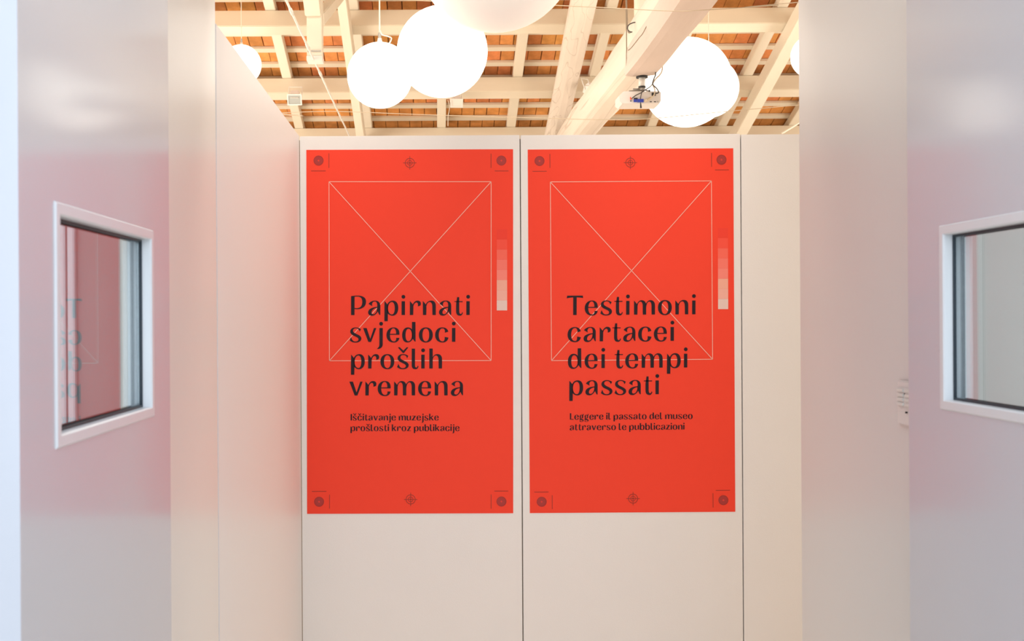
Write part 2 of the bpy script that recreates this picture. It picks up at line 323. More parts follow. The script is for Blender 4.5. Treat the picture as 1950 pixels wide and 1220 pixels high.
# ------------------------------------------------------------ lettering (outlines drawn by hand, units: x-height 280)
GLY = {
 'P': (302, [['M70,0 L0,0 L0,381 Q60,392 130,392 C240,392 302,350 302,268 C302,175 230,120 130,118 Q100,118 70,124 Z', 'M70,370 Q90,374 125,374 C190,374 226,340 226,262 C226,180 180,138 115,138 Q90,138 70,143 Z']]),
 'T': (330, [['M0,338 L8,390 L325,390 L330,342 Q265,354 200,356 L200,0 L130,0 L130,356 Q60,352 0,338 Z']]),
 'I': (72, [['M0,0 L72,0 L72,385 L0,385 Z']]),
 'L': (218, [['M0,385 L70,385 L70,30 L205,38 L218,0 L0,0 Z']]),
 'a': (250, [['M10,225 C40,268 85,290 140,290 C215,290 248,245 248,180 L248,2 L232,2 Q218,20 197,72 L186,120 L186,200 C186,250 165,273 135,273 C105,273 82,252 80,215 L88,178 Z'],
             ['M190,165 C110,158 2,135 2,55 C2,5 40,-14 80,-14 C130,-14 170,20 200,78 Z', 'M184,146 C120,138 72,98 72,52 C72,25 88,14 110,16 C148,20 180,72 184,146 Z']]),
 'p': (282, [['M3,-125 L72,-125 L76,150 L70,200 L52,228 Q22,268 5,281 Z'],
             ['M60,208 C80,265 125,290 175,290 C245,290 282,230 282,140 C282,45 235,-14 165,-14 C125,-14 90,5 64,44 Z', 'M76,135 C76,215 115,262 152,262 C195,262 212,200 212,140 C212,60 190,10 155,10 C115,10 76,55 76,135 Z']]),
 'b': (282, [['M3,10 L3,402 L72,402 L72,10 L40,0 Z'],
             ['M60,208 C80,265 125,290 175,290 C245,290 282,230 282,140 C282,45 235,-14 165,-14 C105,-14 40,0 10,12 L60,44 Z', 'M76,135 C76,215 115,262 152,262 C195,262 212,200 212,140 C212,60 190,10 155,10 C115,10 76,55 76,135 Z']]),
 'i': (70, [['M0,0 L68,0 L68,278 L0,278 Z'], ['@36,367,38']]),
 'r': (228, [['M5,0 L72,0 L76,150 L70,200 L52,228 Q22,268 5,281 Z'], ['M62,208 C85,262 120,290 160,290 C208,290 232,262 226,215 L218,192 L166,172 Q172,205 165,228 C158,255 135,258 118,248 C90,232 74,190 72,150 Z']]),
 'n': (267, [['M8,0 L75,0 L77,150 L70,200 L52,228 Q22,268 4,281 Z'], ['M62,208 C85,265 130,290 175,290 C240,290 267,245 267,180 L267,0 L200,0 L196,175 C194,235 170,262 145,262 C105,262 74,210 74,150 Z']]),
 'm': (430, [['M5,0 L72,0 L76,150 L70,200 L52,228 Q22,268 4,281 Z'], ['M62,208 C82,262 120,290 158,290 C215,290 250,250 250,180 L250,0 L182,0 L180,180 C178,240 155,262 135,262 C100,262 74,210 74,150 Z'],
             ['M240,208 C260,262 298,290 336,290 C393,290 428,250 428,180 L428,0 L360,0 L358,180 C356,240 333,262 313,262 C278,262 252,210 250,140 Z']]),
 'h': (258, [['M0,0 L68,0 L68,402 L0,402 Z'], ['M60,208 C80,265 122,290 165,290 C230,290 257,245 257,180 L257,0 L189,0 L186,175 C184,235 160,262 137,262 C97,262 66,210 66,150 Z']]),
 't': (176, [['M58,360 L100,360 L102,90 C102,40 115,20 130,20 C148,20 158,35 158,55 L176,50 C170,10 150,-14 115,-14 C65,-14 38,15 38,80 L38,200 L42,262 Q52,310 58,360 Z'], ['M0,262 L8,278 L170,278 L170,260 Z']]),
 's': (238, [['M228,255 L203,203 Q192,245 168,262 Q145,275 118,272 C85,270 68,250 68,228 C68,195 95,180 140,158 C200,130 236,110 236,65 C236,15 185,-14 120,-14 C70,-14 30,0 2,30 L30,98 Q45,40 75,18 Q95,5 120,6 C155,8 178,22 178,50 C178,78 150,92 100,115 C45,140 12,165 12,208 C12,260 60,290 120,290 C165,290 200,275 228,255 Z']]),
 'v': (270, [['M3,278 L75,278 L148,60 L222,278 L270,278 L165,-2 L110,-2 Z']]),
 'j': (112, [['M42,278 L110,278 L110,-50 C110,-115 60,-145 0,-146 L0,-132 Q42,-108 42,-50 Z'], ['@76,365,38']]),
 'e': (264, [['M262,142 L70,142 C72,60 100,8 150,8 C180,8 198,25 198,80 L262,78 C250,15 205,-14 150,-14 C50,-14 0,50 0,138 C0,230 60,290 145,290 C225,290 262,240 262,165 Z', 'M72,160 C78,230 105,272 140,272 C178,272 195,230 195,162 Z']]),
 'd': (272, [['M197,400 L267,400 L272,0 L258,4 Q235,30 213,62 L197,110 Z'], ['M204,235 C185,275 150,290 115,290 C40,290 0,220 0,135 C0,40 40,-14 105,-14 C150,-14 190,10 216,62 Z', 'M198,135 C198,205 170,262 125,262 C85,262 68,200 68,130 C68,55 90,12 125,12 C165,12 198,60 198,135 Z']]),
 'o': (280, [['M140,290 C225,290 280,232 280,138 C280,44 225,-14 140,-14 C55,-14 0,44 0,138 C0,232 55,290 140,290 Z', 'M140,268 C182,268 208,220 208,138 C208,56 182,8 140,8 C98,8 72,56 72,138 C72,220 98,268 140,268 Z']]),
 'c': (270, [['M267,205 L197,183 Q200,225 190,245 C180,268 165,270 145,270 C100,270 72,210 72,135 C72,60 100,8 150,8 C185,8 197,40 192,98 L270,84 C255,20 215,-14 150,-14 C50,-14 0,50 0,135 C0,230 55,290 145,290 C205,290 250,262 267,205 Z']]),
 'l': (140, [['M2,400 L68,400 L68,80 C68,40 75,20 92,18 C110,18 118,35 120,55 L140,48 C134,5 110,-14 75,-14 C25,-14 2,15 2,70 Z']]),
 'g': (250, [['M118,290 C180,290 222,250 222,175 C222,100 180,58 118,58 C56,58 14,100 14,175 C14,250 56,290 118,290 Z', 'M118,270 C145,270 158,235 158,175 C158,115 145,76 118,76 C91,76 78,115 78,175 C78,235 91,270 118,270 Z'],
             ['M178,262 L228,345 L250,325 L236,270 L212,225 Z'], ['M60,80 C20,60 0,30 10,-5 C30,-30 150,-30 200,-70 Q215,-100 205,-118 L240,-90 C265,-40 230,10 150,25 C90,35 60,40 85,68 Z'],
             ['M205,-118 C160,-150 60,-150 20,-115 Q0,-85 30,-50 L60,-32 L45,-55 C30,-85 60,-120 110,-122 C150,-124 190,-112 215,-95 Z']]),
 'k': (262, [['M0,0 L68,0 L68,402 L0,402 Z'], ['M64,118 L64,150 L172,268 Q200,292 240,270 L236,225 L190,232 L110,140 Z'], ['M88,145 L132,185 L262,12 L262,0 L190,0 Z']]),
 'u': (262, [['M2,278 L70,278 L70,100 C70,45 90,14 120,14 C165,14 190,70 190,120 L202,64 C175,10 140,-14 95,-14 C35,-14 2,20 2,90 Z'], ['M190,278 L258,278 L262,0 L250,2 Q225,30 200,68 L190,120 Z']]),
 'z': (240, [['M10,278 L240,278 L240,262 L88,20 L236,28 L240,0 L0,0 L0,16 L152,256 L24,250 Z']]),
}
CAR = ['M20,420 L32,430 L56,428 L128,360 L196,430 L226,424 L140,312 L118,312 Z']
GLY['š'] = (238, GLY['s'][1] + [CAR]); GLY['č'] = (270, GLY['c'][1] + [[CAR[0].replace('M20', 'M30')]])
def contour(s):
    if s[0] == '@':
        x, y, r = map(float, s[1:].split(',')); return [(x + r*math.cos(2*PI*k/24), y + r*math.sin(2*PI*k/24)) for k in range(24)]
    import re
    out = []; cmd = None; nums = []
    toks = re.findall(r'[MLQCZ]|-?[\d.]+,-?[\d.]+', s); i = 0; cur = None
    pr = lambda t: tuple(map(float, t.split(',')))
    while i < len(toks):
        t = toks[i]
        if t in 'MLQCZ': cmd = t; i += 1; continue
        if cmd in 'ML': cur = pr(t); out.append(cur); i += 1
        elif cmd == 'Q':
            a, b = pr(toks[i]), pr(toks[i+1]); i += 2
            for k in range(1, 7):
                q = k/6; out.append(tuple((1-q)**2*cur[j] + 2*q*(1-q)*a[j] + q*q*b[j] for j in (0, 1)))
            cur = b
        elif cmd == 'C':
            a, b, c = pr(toks[i]), pr(toks[i+1]), pr(toks[i+2]); i += 3
            for k in range(1, 11):
                q = k/10; out.append(tuple((1-q)**3*cur[j] + 3*q*(1-q)**2*a[j] + 3*q*q*(1-q)*b[j] + q**3*c[j] for j in (0, 1)))
            cur = c
    if abs(out[0][0]-out[-1][0]) + abs(out[0][1]-out[-1][1]) < 1e-6: out.pop()
    return out
_gc = {}
def glyph_tris(ch):
    if ch not in _gc:
        comps = []
        for comp in GLY[ch][1]:
            loops = [[Vector((x, y, 0)) for x, y in contour(s)] for s in comp]
            tris = tessellate_polygon(loops); flat = [p for l in loops for p in l]
            comps.append(([(p.x, p.y) for p in flat], tris))
        _gc[ch] = comps
    return _gc[ch]

# posters: sheet, frame lines, marks and text, all printed flat on a thin sheet
PY = YB - 0.0012
def flat(mb, pix, tris, depth=0.0006):
    """pixel outline -> print layer on the sheet"""
    vs = [at(x, y, PY - depth) for x, y in pix]
    fs = []
    for t in tris:
        a, b, c = (vs[i] for i in t); nrm = (b-a).cross(c-a)
        fs.append(tuple(t) if nrm.y < 0 else tuple(reversed(t)))
    mb.add(vs, fs)
def quad(mb, pts, depth=0.0006): flat(mb, pts, [(0, 1, 2), (0, 2, 3)], depth)
def seg(mb, a, b, wd, depth=0.0006):
    dx, dy = b[0]-a[0], b[1]-a[1]; l = math.hypot(dx, dy); nx, ny = -dy/l*wd/2, dx/l*wd/2
    quad(mb, [(a[0]+nx, a[1]+ny), (b[0]+nx, b[1]+ny), (b[0]-nx, b[1]-ny), (a[0]-nx, a[1]-ny)], depth)
def ring(mb, c, r0, r1, depth=0.0006, n=40):
    for k in range(n):
        a, b = 2*PI*k/n, 2*PI*(k+1)/n
        quad(mb, [(c[0]+r1*math.cos(a), c[1]+r1*math.sin(a)), (c[0]+r1*math.cos(b), c[1]+r1*math.sin(b)), (c[0]+r0*math.cos(b), c[1]+r0*math.sin(b)), (c[0]+r0*math.cos(a), c[1]+r0*math.sin(a))], depth)
def put(mb, ch, x, y, s, tilt, depth):
    for pts, tris in glyph_tris(ch):
        flat(mb, [(x + px*s + py*s*0.003, y - py*s - px*s*tilt) for px, py in pts], tris, depth)
TS = 1 / 10.6; SS = 0.0312
def poster(label, corners, lines, subs, box4, cross_top, cross_bot, dots, crops, patch, tilt):
    TL, TR, BR, BL = corners
    base = at(*BL, PY)
    root = thing('poster', base, label, 'poster', 'red exhibition posters')
    p = [at(x, y, PY) for x, y in corners]; q = [v + Vector((0, 0.0009, 0)) for v in p]
    MB().add(p + q, [(0,3,2,1), (4,5,6,7), (0,1,5,4), (1,2,6,5), (2,3,7,6), (3,0,4,7)]).build('sheet', M['red'], root)
    m = MB(); a, b, c, d = box4
    for s in ((a, b), (b, c), (c, d), (d, a), (a, c), (b, d)): seg(m, *s, 1.15)
    tag(m.build('frame_lines', M['line'], root), 'thin pale rectangle crossed by two diagonals')
    m = MB()
    for txt, xs_, y in lines:
        x0 = xs_[0]
        for ch, x in zip([c for c in txt if c != ' '], xs_): put(m, ch, x, y - (x-x0)*tilt, TS, tilt, 0.0010)
    tag(m.build('title_text', M['ink'], root), 'dark title lettering: ' + ' '.join(l[0] for l in lines))
    m = MB()
    for txt, xa, xb, y in subs:
        sp_w = 5.6; wid = sum(sp_w if ch == ' ' else GLY[ch][0]*SS for ch in txt)
        ng = sum(1 for i in range(len(txt)-1) if txt[i] != ' ' and txt[i+1] != ' ')
        gap = (xb - xa - wid) / ng; x = xa
        for i, ch in enumerate(txt):
            if ch == ' ': x += sp_w; continue
            put(m, ch, x-0.16, y - (x-xa)*tilt, SS, tilt, 0.0010); put(m, ch, x+0.16, y - (x-xa)*tilt, SS, tilt, 0.0011); x += GLY[ch][0]*SS
            if i+1 < len(txt) and txt[i+1] != ' ': x += gap
    tag(m.build('subtitle_text', M['ink'], root), 'small dark subtitle lettering in two lines')
    for c in (cross_top, cross_bot):
        m = MB(); ring(m, c, 8.1, 9.3); ring(m, c, 3.9, 5.0); ring(m, c, 0.0, 1.4, n=12)
        seg(m, (c[0]-12.7, c[1]), (c[0]+12.7, c[1]), 1.1, 0.0008); seg(m, (c[0], c[1]-12.7), (c[0], c[1]+12.7), 1.1, 0.0008)
        m.build('registration_mark', M['ink_soft'], root)
    for c in dots:
        m = MB(); ring(m, c, 1.3, 9.2, 0.0006); o = m.build('round_mark', M['disc'], root)
        m = MB(); 
        for r in (3.2, 5.4, 7.4): ring(m, c, r, r+0.9, 0.0009)
        ring(m, c, 8.6, 9.4, 0.0009)
        m.build('mark_ring', M['disc_dark'], o)
    for (a, b) in crops:
        m = MB(); seg(m, a, b, 1.15); m.build('crop_mark', M['ink_soft'], root)
    px0, px1, py0, py1, lean = patch
    for k in range(8):
        h = (py1-py0)/8; ya = py0 + k*h; yb = ya + h - 0.15; xo = lean*(ya-py0)
        m = MB(); quad(m, [(px0+xo, ya), (px1+xo, ya), (px1+xo, yb), (px0+xo, yb)]); m.build('colour_patch', M['patch%d' % k], root)
    return root
poster('red poster, the left of the two, with dark title Papirnati svjedoci prošlih vremena',
  [(583.3, 285.3), (977, 284), (977.3, 976.8), (584.8, 978)],
  [('Papirnati', [668.5, 700.8, 731.7, 764.7, 780.0, 804.7, 835.8, 864.9, 888.0], 599.6),
   ('svjedoci', [665.8, 691.1, 718.5, 735.9, 765.8, 797.7, 828.6, 860.7], 650.6),
   ('prošlih', [668.0, 700.6, 724.4, 756.0, 783.8, 802.2, 817.5], 701.4),
   ('vremena', [665.0, 695.3, 719.2, 750.1, 796.2, 827.2, 858.3], 752.6)],
  [('Iščitavanje muzejske', 667.9, 835.3, 800.1), ('prošlosti kroz publikacije', 667.5, 875.0, 820.3)],
  [(626.5, 345.8), (935.3, 345.8), (935.3, 686.2), (627.3, 686.6)], (780.5, 310), (782, 950.5),
  [(606.6, 305.6), (954.8, 305.6), (607.6, 955), (954.9, 954.5)],
  [((626.4, 292), (626.4, 319.5)), ((592.5, 325.3), (620.3, 325.3)), ((935.1, 292.5), (935.1, 319.5)), ((942, 325.4), (968.3, 325.4)),
   ((593.8, 935.4), (621.5, 935.2)), ((627.6, 941.5), (627.6, 968)), ((941.3, 934.6), (967.8, 934.5)), ((935.3, 941), (935.3, 968))],
  (946.0, 965.8, 436.5, 591, 0.0), 0.0008)
poster('red poster, the right of the two, with dark title Testimoni cartacei dei tempi passati',
  [(1005, 284.6), (1396.3, 282.2), (1400.2, 974), (1009, 976.6)],
  [('Testimoni', [1079.2, 1113.5, 1143.1, 1169.3, 1192.3, 1206.9, 1252.9, 1285.5, 1318.0], 599.6),
   ('cartacei', [1080.8, 1111.1, 1141.5, 1165.8, 1186.5, 1215.2, 1245.1, 1276.9], 649.9),
   ('dei tempi', [1081.4, 1113.2, 1145.3, 1170.1, 1190.6, 1221.5, 1269.7, 1302.4], 700.8),
   ('passati', [1083.8, 1114.6, 1144.1, 1170.1, 1196.7, 1225.6, 1248.2], 751.3)],
  [('Leggere il passato del museo', 1085.4, 1318.9, 798.6), ('attraverso le pubblicazioni', 1085.0, 1303.4, 818.7)],
  [(1048, 346.3), (1354.8, 344.3), (1357, 683.8), (1050.2, 686.4)], (1200.5, 309.5), (1205.5, 949),
  [(1027.4, 306.4), (1374, 304), (1031.5, 955), (1377.6, 952)],
  [((1047.2, 293), (1047.3, 319.5)), ((1014, 326.2), (1041, 326)), ((1355, 291), (1355.1, 317.5)), ((1361.5, 323.4), (1388, 323.2)),
   ((1017.5, 936.6), (1044.5, 936.3)), ((1051.6, 942.5), (1051.7, 969)), ((1363, 933.4), (1390, 933.1)), ((1357.8, 938.5), (1358, 966))],
  (1366.9, 1386.2, 434, 588.5, 0.004), 0.0062)

# ------------------------------------------------------------ roof seen above the panels
TAN = 0.3225; PHI = math.atan(TAN); H0 = 7.23
def roof(p):
    """local (x, s = horizontal depth where the line meets the tile plane, n = distance below the tile plane)"""
    x, s, n = p
    return Vector((x, s - n*math.sin(PHI), EYE + H0 - TAN*s - n*math.cos(PHI)))
def slope_of(Y, n): return Y + n*math.sin(PHI)      # s for a point whose depth is Y at level n
ceil = box((ROOM_L-0.2, 2.4, -0.16), (ROOM_R+0.2, ROOM_B+0.4, -0.05), roof).build('ceiling', M['deck']); tag(ceil, kind='structure')
# terracotta tiles, bedded between the battens
BAT = [12.89 + 0.3165*k for k in range(-10, 9)]
tw, gap_ = 0.147, 0.0075
tile_mesh = None; ntile = 0; stuff = MB()
def in_view(x, s):
    p = roof((x, s, 0)); u = x*F/p.y; v = (EYE - p.z)*F/p.y
    return -425 < u < 700 and -612 < v < -346
tcoords = []
for r in range(len(BAT)-1):
    sa = slope_of(BAT[r], 0) + 0.02; row = random.uniform(0, tw)
    x = ROOM_L + 0.1 + row; 
    while x < ROOM_R - 0.2:
        tcoords.append((x, sa, r)); x += tw + gap_ + random.uniform(-0.002, 0.003)
tl = (0.3165 - 0.006)
def tile_verts(x, s, wob):
    return [(x, s + 0.003, wob[0]), (x+tw, s + 0.003, wob[1]), (x+tw, s + tl, wob[2]), (x, s + tl, wob[3])]
indiv = []; rest = []
for (x, s, r) in tcoords:
    (indiv if (in_view(x+tw/2, s + 0.03) or in_view(x+tw/2, s+tl)) and -2.55 < x < 4.2 else rest).append((x, s, r))
random.shuffle(indiv)
if len(indiv) > 300:
    indiv.sort(key=lambda t: t[1]); rest += indiv[300:]; indiv = indiv[:300]
meshes = []
for k in range(6):
    wob = [random.uniform(-0.004, 0.004) for _ in range(4)]
    a = tile_verts(0, 0, wob); low = [roof((p[0], p[1], p[2])) - roof((0, 0, 0)) for p in a]; up = [roof((p[0], p[1], -0.05)) - roof((0, 0, 0)) for p in a]
    me = bpy.data.meshes.new('roof_tile'); me.from_pydata(low + up, [], [(0,1,2,3), (7,6,5,4), (0,4,5,1), (1,5,6,2), (2,6,7,3), (3,7,4,0)]); me.validate(); me.update()
    bm = bmesh.new(); bm.from_mesh(me); bmesh.ops.recalc_face_normals(bm, faces=bm.faces[:]); bm.to_mesh(me); bm.free(); me.materials.append(M['tile']); meshes.append(me)
cw = Vector(ceil['_w'])
for (x, s, r) in indiv:
    o = bpy.data.objects.new('roof_tile', random.choice(meshes)); C.objects.link(o); o.parent = ceil; o.location = roof((x, s, 0)) - cw
for (x, s, r) in rest:
    stuff.box((x, s+0.003, -0.05), (x+tw, s+tl, random.uniform(-0.003, 0.003)), roof)
tag(stuff.build('roof_tiles', M['tile'], ceil), kind='stuff')
# battens, common rafters, purlins, principal rafters: children of the ceiling
def member(name, x0, x1, s0, s1, n0, n1, m, bevel=0.004, jit=0.0):
    j = random.uniform(-jit, jit)
    return box((x0, s0+j, n0), (x1, s1+j, n1), roof).build(name, m, ceil, bevel=bevel)
for Y in BAT:
    s = slope_of(Y, 0.035); member('batten', ROOM_L, ROOM_R, s, s + 0.080, 0.002, 0.036, M['wood'], 0.003, 0.004)
RX = [-4.3, -3.43, -2.56, -1.69, -0.825, 0.105, 0.985, 1.87, 2.76, 3.65, 4.54, 5.43]
for x in RX:
    member('common_rafter', x-0.055, x+0.055, 9.4, 15.6, 0.036, 0.138, M['woody'], 0.005, 0.0)
PUR = [Y for Y in (5.4, 6.7, 8.0, 9.3, 10.62, 11.92, 13.25, 14.44)]
for Y in PUR:
    s = slope_of(Y, 0.33); member('purlin', ROOM_L, ROOM_R, s, s + 0.17, 0.139, 0.33, M['wood'], 0.007)
tr = thing('roof_truss', (-0.88, 8.83, 3.45), 'cream timber queen post truss with a steel tie rod, above the left poster', 'truss')
def beam(name, a, b, wd, ht, m, parent, bevel=0.006, up=Vector((0, 0, 1))):
    a, b = Vector(a), Vector(b); t = (b-a).normalized(); sx = t.cross(up).normalized(); uz = sx.cross(t)
    vs = []
    for p in (a, b):
        for (i, j) in ((-1,-1), (1,-1), (1,1), (-1,1)): vs.append(p + sx*i*wd/2 + uz*j*ht/2)
    return MB().add(vs, [(0,1,2,3), (7,6,5,4), (0,4,5,1), (1,5,6,2), (2,6,7,3), (3,7,4,0)]).build(name, m, parent, bevel=bevel)
def principal(x, wd, parent, n0=0.335, n1=0.50):
    return box((x-wd/2, 4.2, n0), (x+wd/2, 15.5, n1), roof).build('principal_rafter', M['woody'], parent, bevel=0.008)
principal(-0.885, 0.10, tr)
PXq = -0.905
box((PXq-0.062, 8.83, EYE+2.02), (PXq+0.055, 8.95, EYE+3.87)).build('queen_post', M['woody'], tr, bevel=0.005)
beam('strut', (PXq+0.02, 8.94, EYE+2.33), (PXq+0.02, 11.05, EYE+3.12), 0.085, 0.10, M['woody'], tr)
beam('strut', (PXq-0.01, 8.84, EYE+2.36), (PXq-0.01, 6.0, EYE+4.3), 0.125, 0.10, M['woody'], tr)
b1 = box((PXq-0.064, 8.822, EYE+1.985), (PXq+0.057, 8.96, EYE+2.022)).build('bracket', M['metal'], tr, bevel=0.002)
box((PXq-0.055, 8.816, EYE+2.052), (PXq+0.048, 8.83, EYE+2.060)).build('bolt', M['steel'], tr)
MB().tube([(PXq-0.01, 3.3, EYE+1.995), (PXq-0.01, 15.5, EYE+1.995)], 0.008, 10).build('tie_rod', M['metal'], tr, smooth=True)
for ys in (7.4, 8.35, 9.3):
    MB().tube([(PXq-0.01, ys, EYE+1.995), (PXq-0.01, ys+0.12, EYE+1.995)], 0.012, 10).build('rod_coupler', M['metal'], tr, smooth=True)

tr2 = thing('roof_truss', (1.5, 11.0, 3.45), 'rough whitewashed log truss crossing diagonally above the right poster, with the projector under it', 'truss')
def log(name, ax, az, x, z, y0, y1, parent, rx, rz, n=20, dx=0.0, seed=1, power=2.6, mk='log'):
    rnd = random.Random(seed); m = MB(); steps = int((y1-y0)/0.16); ph = [rnd.uniform(0, 6.28) for _ in range(8)]
    for i in range(steps+1):
        Y = y0 + (y1-y0)*i/steps; vs = []
        cx = x + dx*(Y-y0) + 0.010*math.sin(Y*1.3+ph[0]); cz = z + 0.008*math.sin(Y*1.7+ph[1])
        for k in range(n):
            th = 2*PI*(k+0.5)/n; c, s = math.cos(th), math.sin(th)
            rr = (abs(c)**power + abs(s)**power)**(-1/power) * (1 + 0.03*math.sin(2*Y+3*th+ph[2]) + 0.018*math.sin(5.3*Y+th*2+ph[3]))
            vs.append((cx + rx*rr*c, Y, cz + rz*rr*s))
        m.v += [Vector(p) for p in vs]
    for i in range(steps):
        for k in range(n):
            k2 = (k+1) % n; m.f.append((i*n+k, (i+1)*n+k, (i+1)*n+k2, i*n+k2))
    m.f.append(tuple(range(n))); m.f.append(tuple(reversed([steps*n+k for k in range(n)])))
    return m.build(name, M[mk], parent, smooth=False)
log('tie_beam', 0, 0, 1.575, EYE+2.03, 3.3, 15.5, tr2, 0.160, 0.165, seed=3)
log('corbel_beam', 0, 0, 1.445, EYE+1.812, 3.3, 8.17, tr2, 0.110, 0.098, seed=5, power=9, dx=0.004, mk='corbel')
# log rafter
m = MB(); n = 12
for i in range(60):
    s = 4.2 + (15.5-4.2)*i/59
    for k in range(n):
        th = 2*PI*(k+0.5)/n; c, q = math.cos(th), math.sin(th); rr = (abs(c)**3+abs(q)**3)**(-1/3.0)*(1+0.025*math.sin(1.7*s+2*th))
        m.v.append(roof((1.485 + 0.125*rr*c, s, 0.465 + 0.125*rr*q)))
for i in range(59):
    for k in range(n): k2 = (k+1) % n; m.f.append((i*n+k, i*n+k2, (i+1)*n+k2, (i+1)*n+k))
m.build('principal_rafter', M['log'], tr2)
box((1.475, 8.25, EYE+2.12), (1.665, 8.42, EYE+3.95)).build('king_post', M['woody'], tr2, bevel=0.01)
st = MB(); zz = EYE+1.685
for (a, b) in ():
    pass
MB().tube([at(1192, 0, 8.1), at(1193, 60, 8.1), at(1193.5, 125, 8.1)], 0.0038, 8).build('strap', M['cable_mid'], tr2)
tr3 = thing('roof_truss', (3.74, 11.0, 4.3), 'squared cream principal rafter running down at the far right, beside the right wall', 'truss')
principal(3.74, 0.145, tr3, 0.335, 0.50)

# ------------------------------------------------------------ globe lamps
def globe(px, py, dia, rpx, mk, label, cord=True, cpx=None):
    Y = dia*F/(2*rpx); c = at(px, py, Y)
    root = thing('globe_lamp', c + Vector((0, 0, dia/2)), label, 'pendant lamp', 'opal globe lamps hanging under the roof')
    MB().sphere(c, dia/2).build('globe', M[mk], root, smooth=True)
    top = c + Vector((0, 0, dia/2))
    MB().tube([top - Vector((0, 0, 0.012)), top + Vector((0, 0, 0.028))], [0.045*dia, 0.030*dia], 16).build('cap', M['metal'], root, smooth=True)
    MB().tube([top + Vector((0, 0, 0.028)), top + Vector((0, 0, 0.06))], 0.010, 10).build('ring', M['steel'], root)
    rz = EYE + H0 - TAN*Y - 0.05
    if rz > top.z + 0.08:
        MB().tube([top + Vector((0, 0, 0.05)), (top.x, top.y, rz)], 0.0045, 6).build('cord', M['cord'], root)
    return root, c
globe(460, 123, 0.40, 37.5, 'globe', 'lit white globe lamp half hidden by the left side panel')
B, bc = globe(723.5, 143.5, 0.40, 62.3, 'globe', 'lit white globe lamp of middle size, touching the bigger lit one on its right')
CC, ccn = globe(842, 98.5, 0.50, 86.5, 'globe', 'large lit white globe lamp just under the dim cream one')
globe(944, -97, 0.70, 155, 'globe_off_glow', 'biggest globe lamp, dim cream and unlit, with a faint added glow, cut by the top of the picture')
globe(1308, 157, 0.80, 84.5, 'globe', 'lit white globe lamp directly behind the projector')
globe(1350, 167.5, 0.60, 56, 'globe', 'lit white globe lamp overlapped on its left by the one behind the projector')
globe(1548.5, 107, 0.40, 41.5, 'globe', 'lit white globe lamp mostly hidden by the right wall of the doorway')
# unseen lamps: one mirrored in the right door, one added for room light
def globe_at(x, y, z, dia, label):
    u = x*F/y + 827; v = 606 - (z-EYE)*F/y; return globe(u + ROLL*(v-606), v - ROLL*(u-827), dia, dia*F/(2*y), 'globe', label)
globe_at(-1.87, 8.0, 3.04, 0.40, 'lit globe lamp behind the left side panel, out of sight')
globe_at(5.0, 9.0, 4.3, 0.50, 'added lit globe lamp at the right side of the gallery, unseen')
# curled supply cable on the middle lamp
pts = [at(724, 58, 7.02), at(728, 66, 7.0), at(738, 69, 7.0), at(745, 72, 7.0), at(744, 78, 7.0), at(740, 84, 7.0)]
MB().tube([p - Vector(B['_w'])+Vector(B['_w']) for p in bez(pts, 6)], 0.004, 6).build('flex', M['cord'], B)

# ------------------------------------------------------------ projector under the corbel beam
YP = 8.12
pr_ = thing('projector', at(1221, 146, YP), 'white projector seen from its connector side, hung under the end of the log beam', 'projector')
pb = MB()
f = [at(1180, 182, YP), at(1187, 172, YP), at(1258, 173, YP), at(1259, 197, YP), at(1248, 199, YP), at(1186, 196.5, YP), at(1180, 196, YP)]
f = [(1179.5, 181), (1188, 172.5), (1214, 175), (1254, 174), (1258.5, 178), (1258.5, 197), (1186, 196.8), (1179.5, 200)]
fa = [at(x, y, YP) for x, y in f]
zs = [at(1180, 196.8, YP).z, at(1180, 174, YP).z]; x0p, x1p = at(1179.5, 190, YP).x, at(1258.5, 190, YP).x
D = 0.24
def prof(y, inset, zlo, zhi): return [Vector((x0p+inset+0.02, y, zlo)), Vector((x1p-inset-0.012, y, zlo)), Vector((x1p-inset, y, zlo+0.018)), Vector((x1p-inset, y, zhi-0.008)), Vector((x1p-inset-0.01, y, zhi)), Vector((x0p+inset+0.03, y, zhi)), Vector((x0p+inset, y, zhi-0.03)), Vector((x0p+inset, y, zlo+0.016))]
rings = [prof(YP, 0.0, zs[0], zs[1]), prof(YP+0.015, -0.001, zs[0]-0.004, zs[1]+0.002), prof(YP+D-0.05, 0.0, zs[0]-0.006, zs[1]+0.003), prof(YP+D, 0.03, zs[0]+0.012, zs[1]-0.008)]
vs = sum(rings, []); n = 8; fs = [tuple(range(n)), tuple(reversed([3*n+k for k in range(n)]))]
for i in range(3):
    for k in range(n): k2 = (k+1) % n; fs.append((i*n+k, (i+1)*n+k, (i+1)*n+k2, i*n+k2))
pb.add(vs, fs); body = pb.build('body', M['plastic'], pr_)
# parts on the connector side
def disc(px, py, r, m, name, y=YP-0.001, dep=0.004, par=None, n=12):
    p = at(px, py, y); return MB().tube([p, p - Vector((0, dep, 0))], r, n).build(name, m, par or pr_)
def prect(px0, py0, px1, py1, m, name, dep=0.003, par=None, y=YP):
    a, b = at(px0, py1, y), at(px1, py0, y); return box((a.x, y-dep, a.z), (b.x, y+0.001, b.z)).build(name, m, par or pr_)
disc(1201, 192.2, 0.0042, M['black'], 'socket'); prect(1207, 186.2, 1214, 189.0, M['black'], 'socket')
prect(1241, 176.5, 1248.5, 182.5, M['black'], 'power_socket', 0.006)
for px in (1237.5, 1245.5): prect(px, 193, px+3.4, 194.6, M['black'], 'socket')
disc(1252.5, 193.5, 0.005, M['steel'], 'socket'); disc(1236.5, 172.9, 0.007, M['black'], 'vent_hole')
prect(1206.5, 189.5, 1212.5, 194.5, M['blue'], 'blue_plug', 0.010); prect(1213.5, 189.0, 1225, 195, M['blue'], 'blue_plug', 0.014)
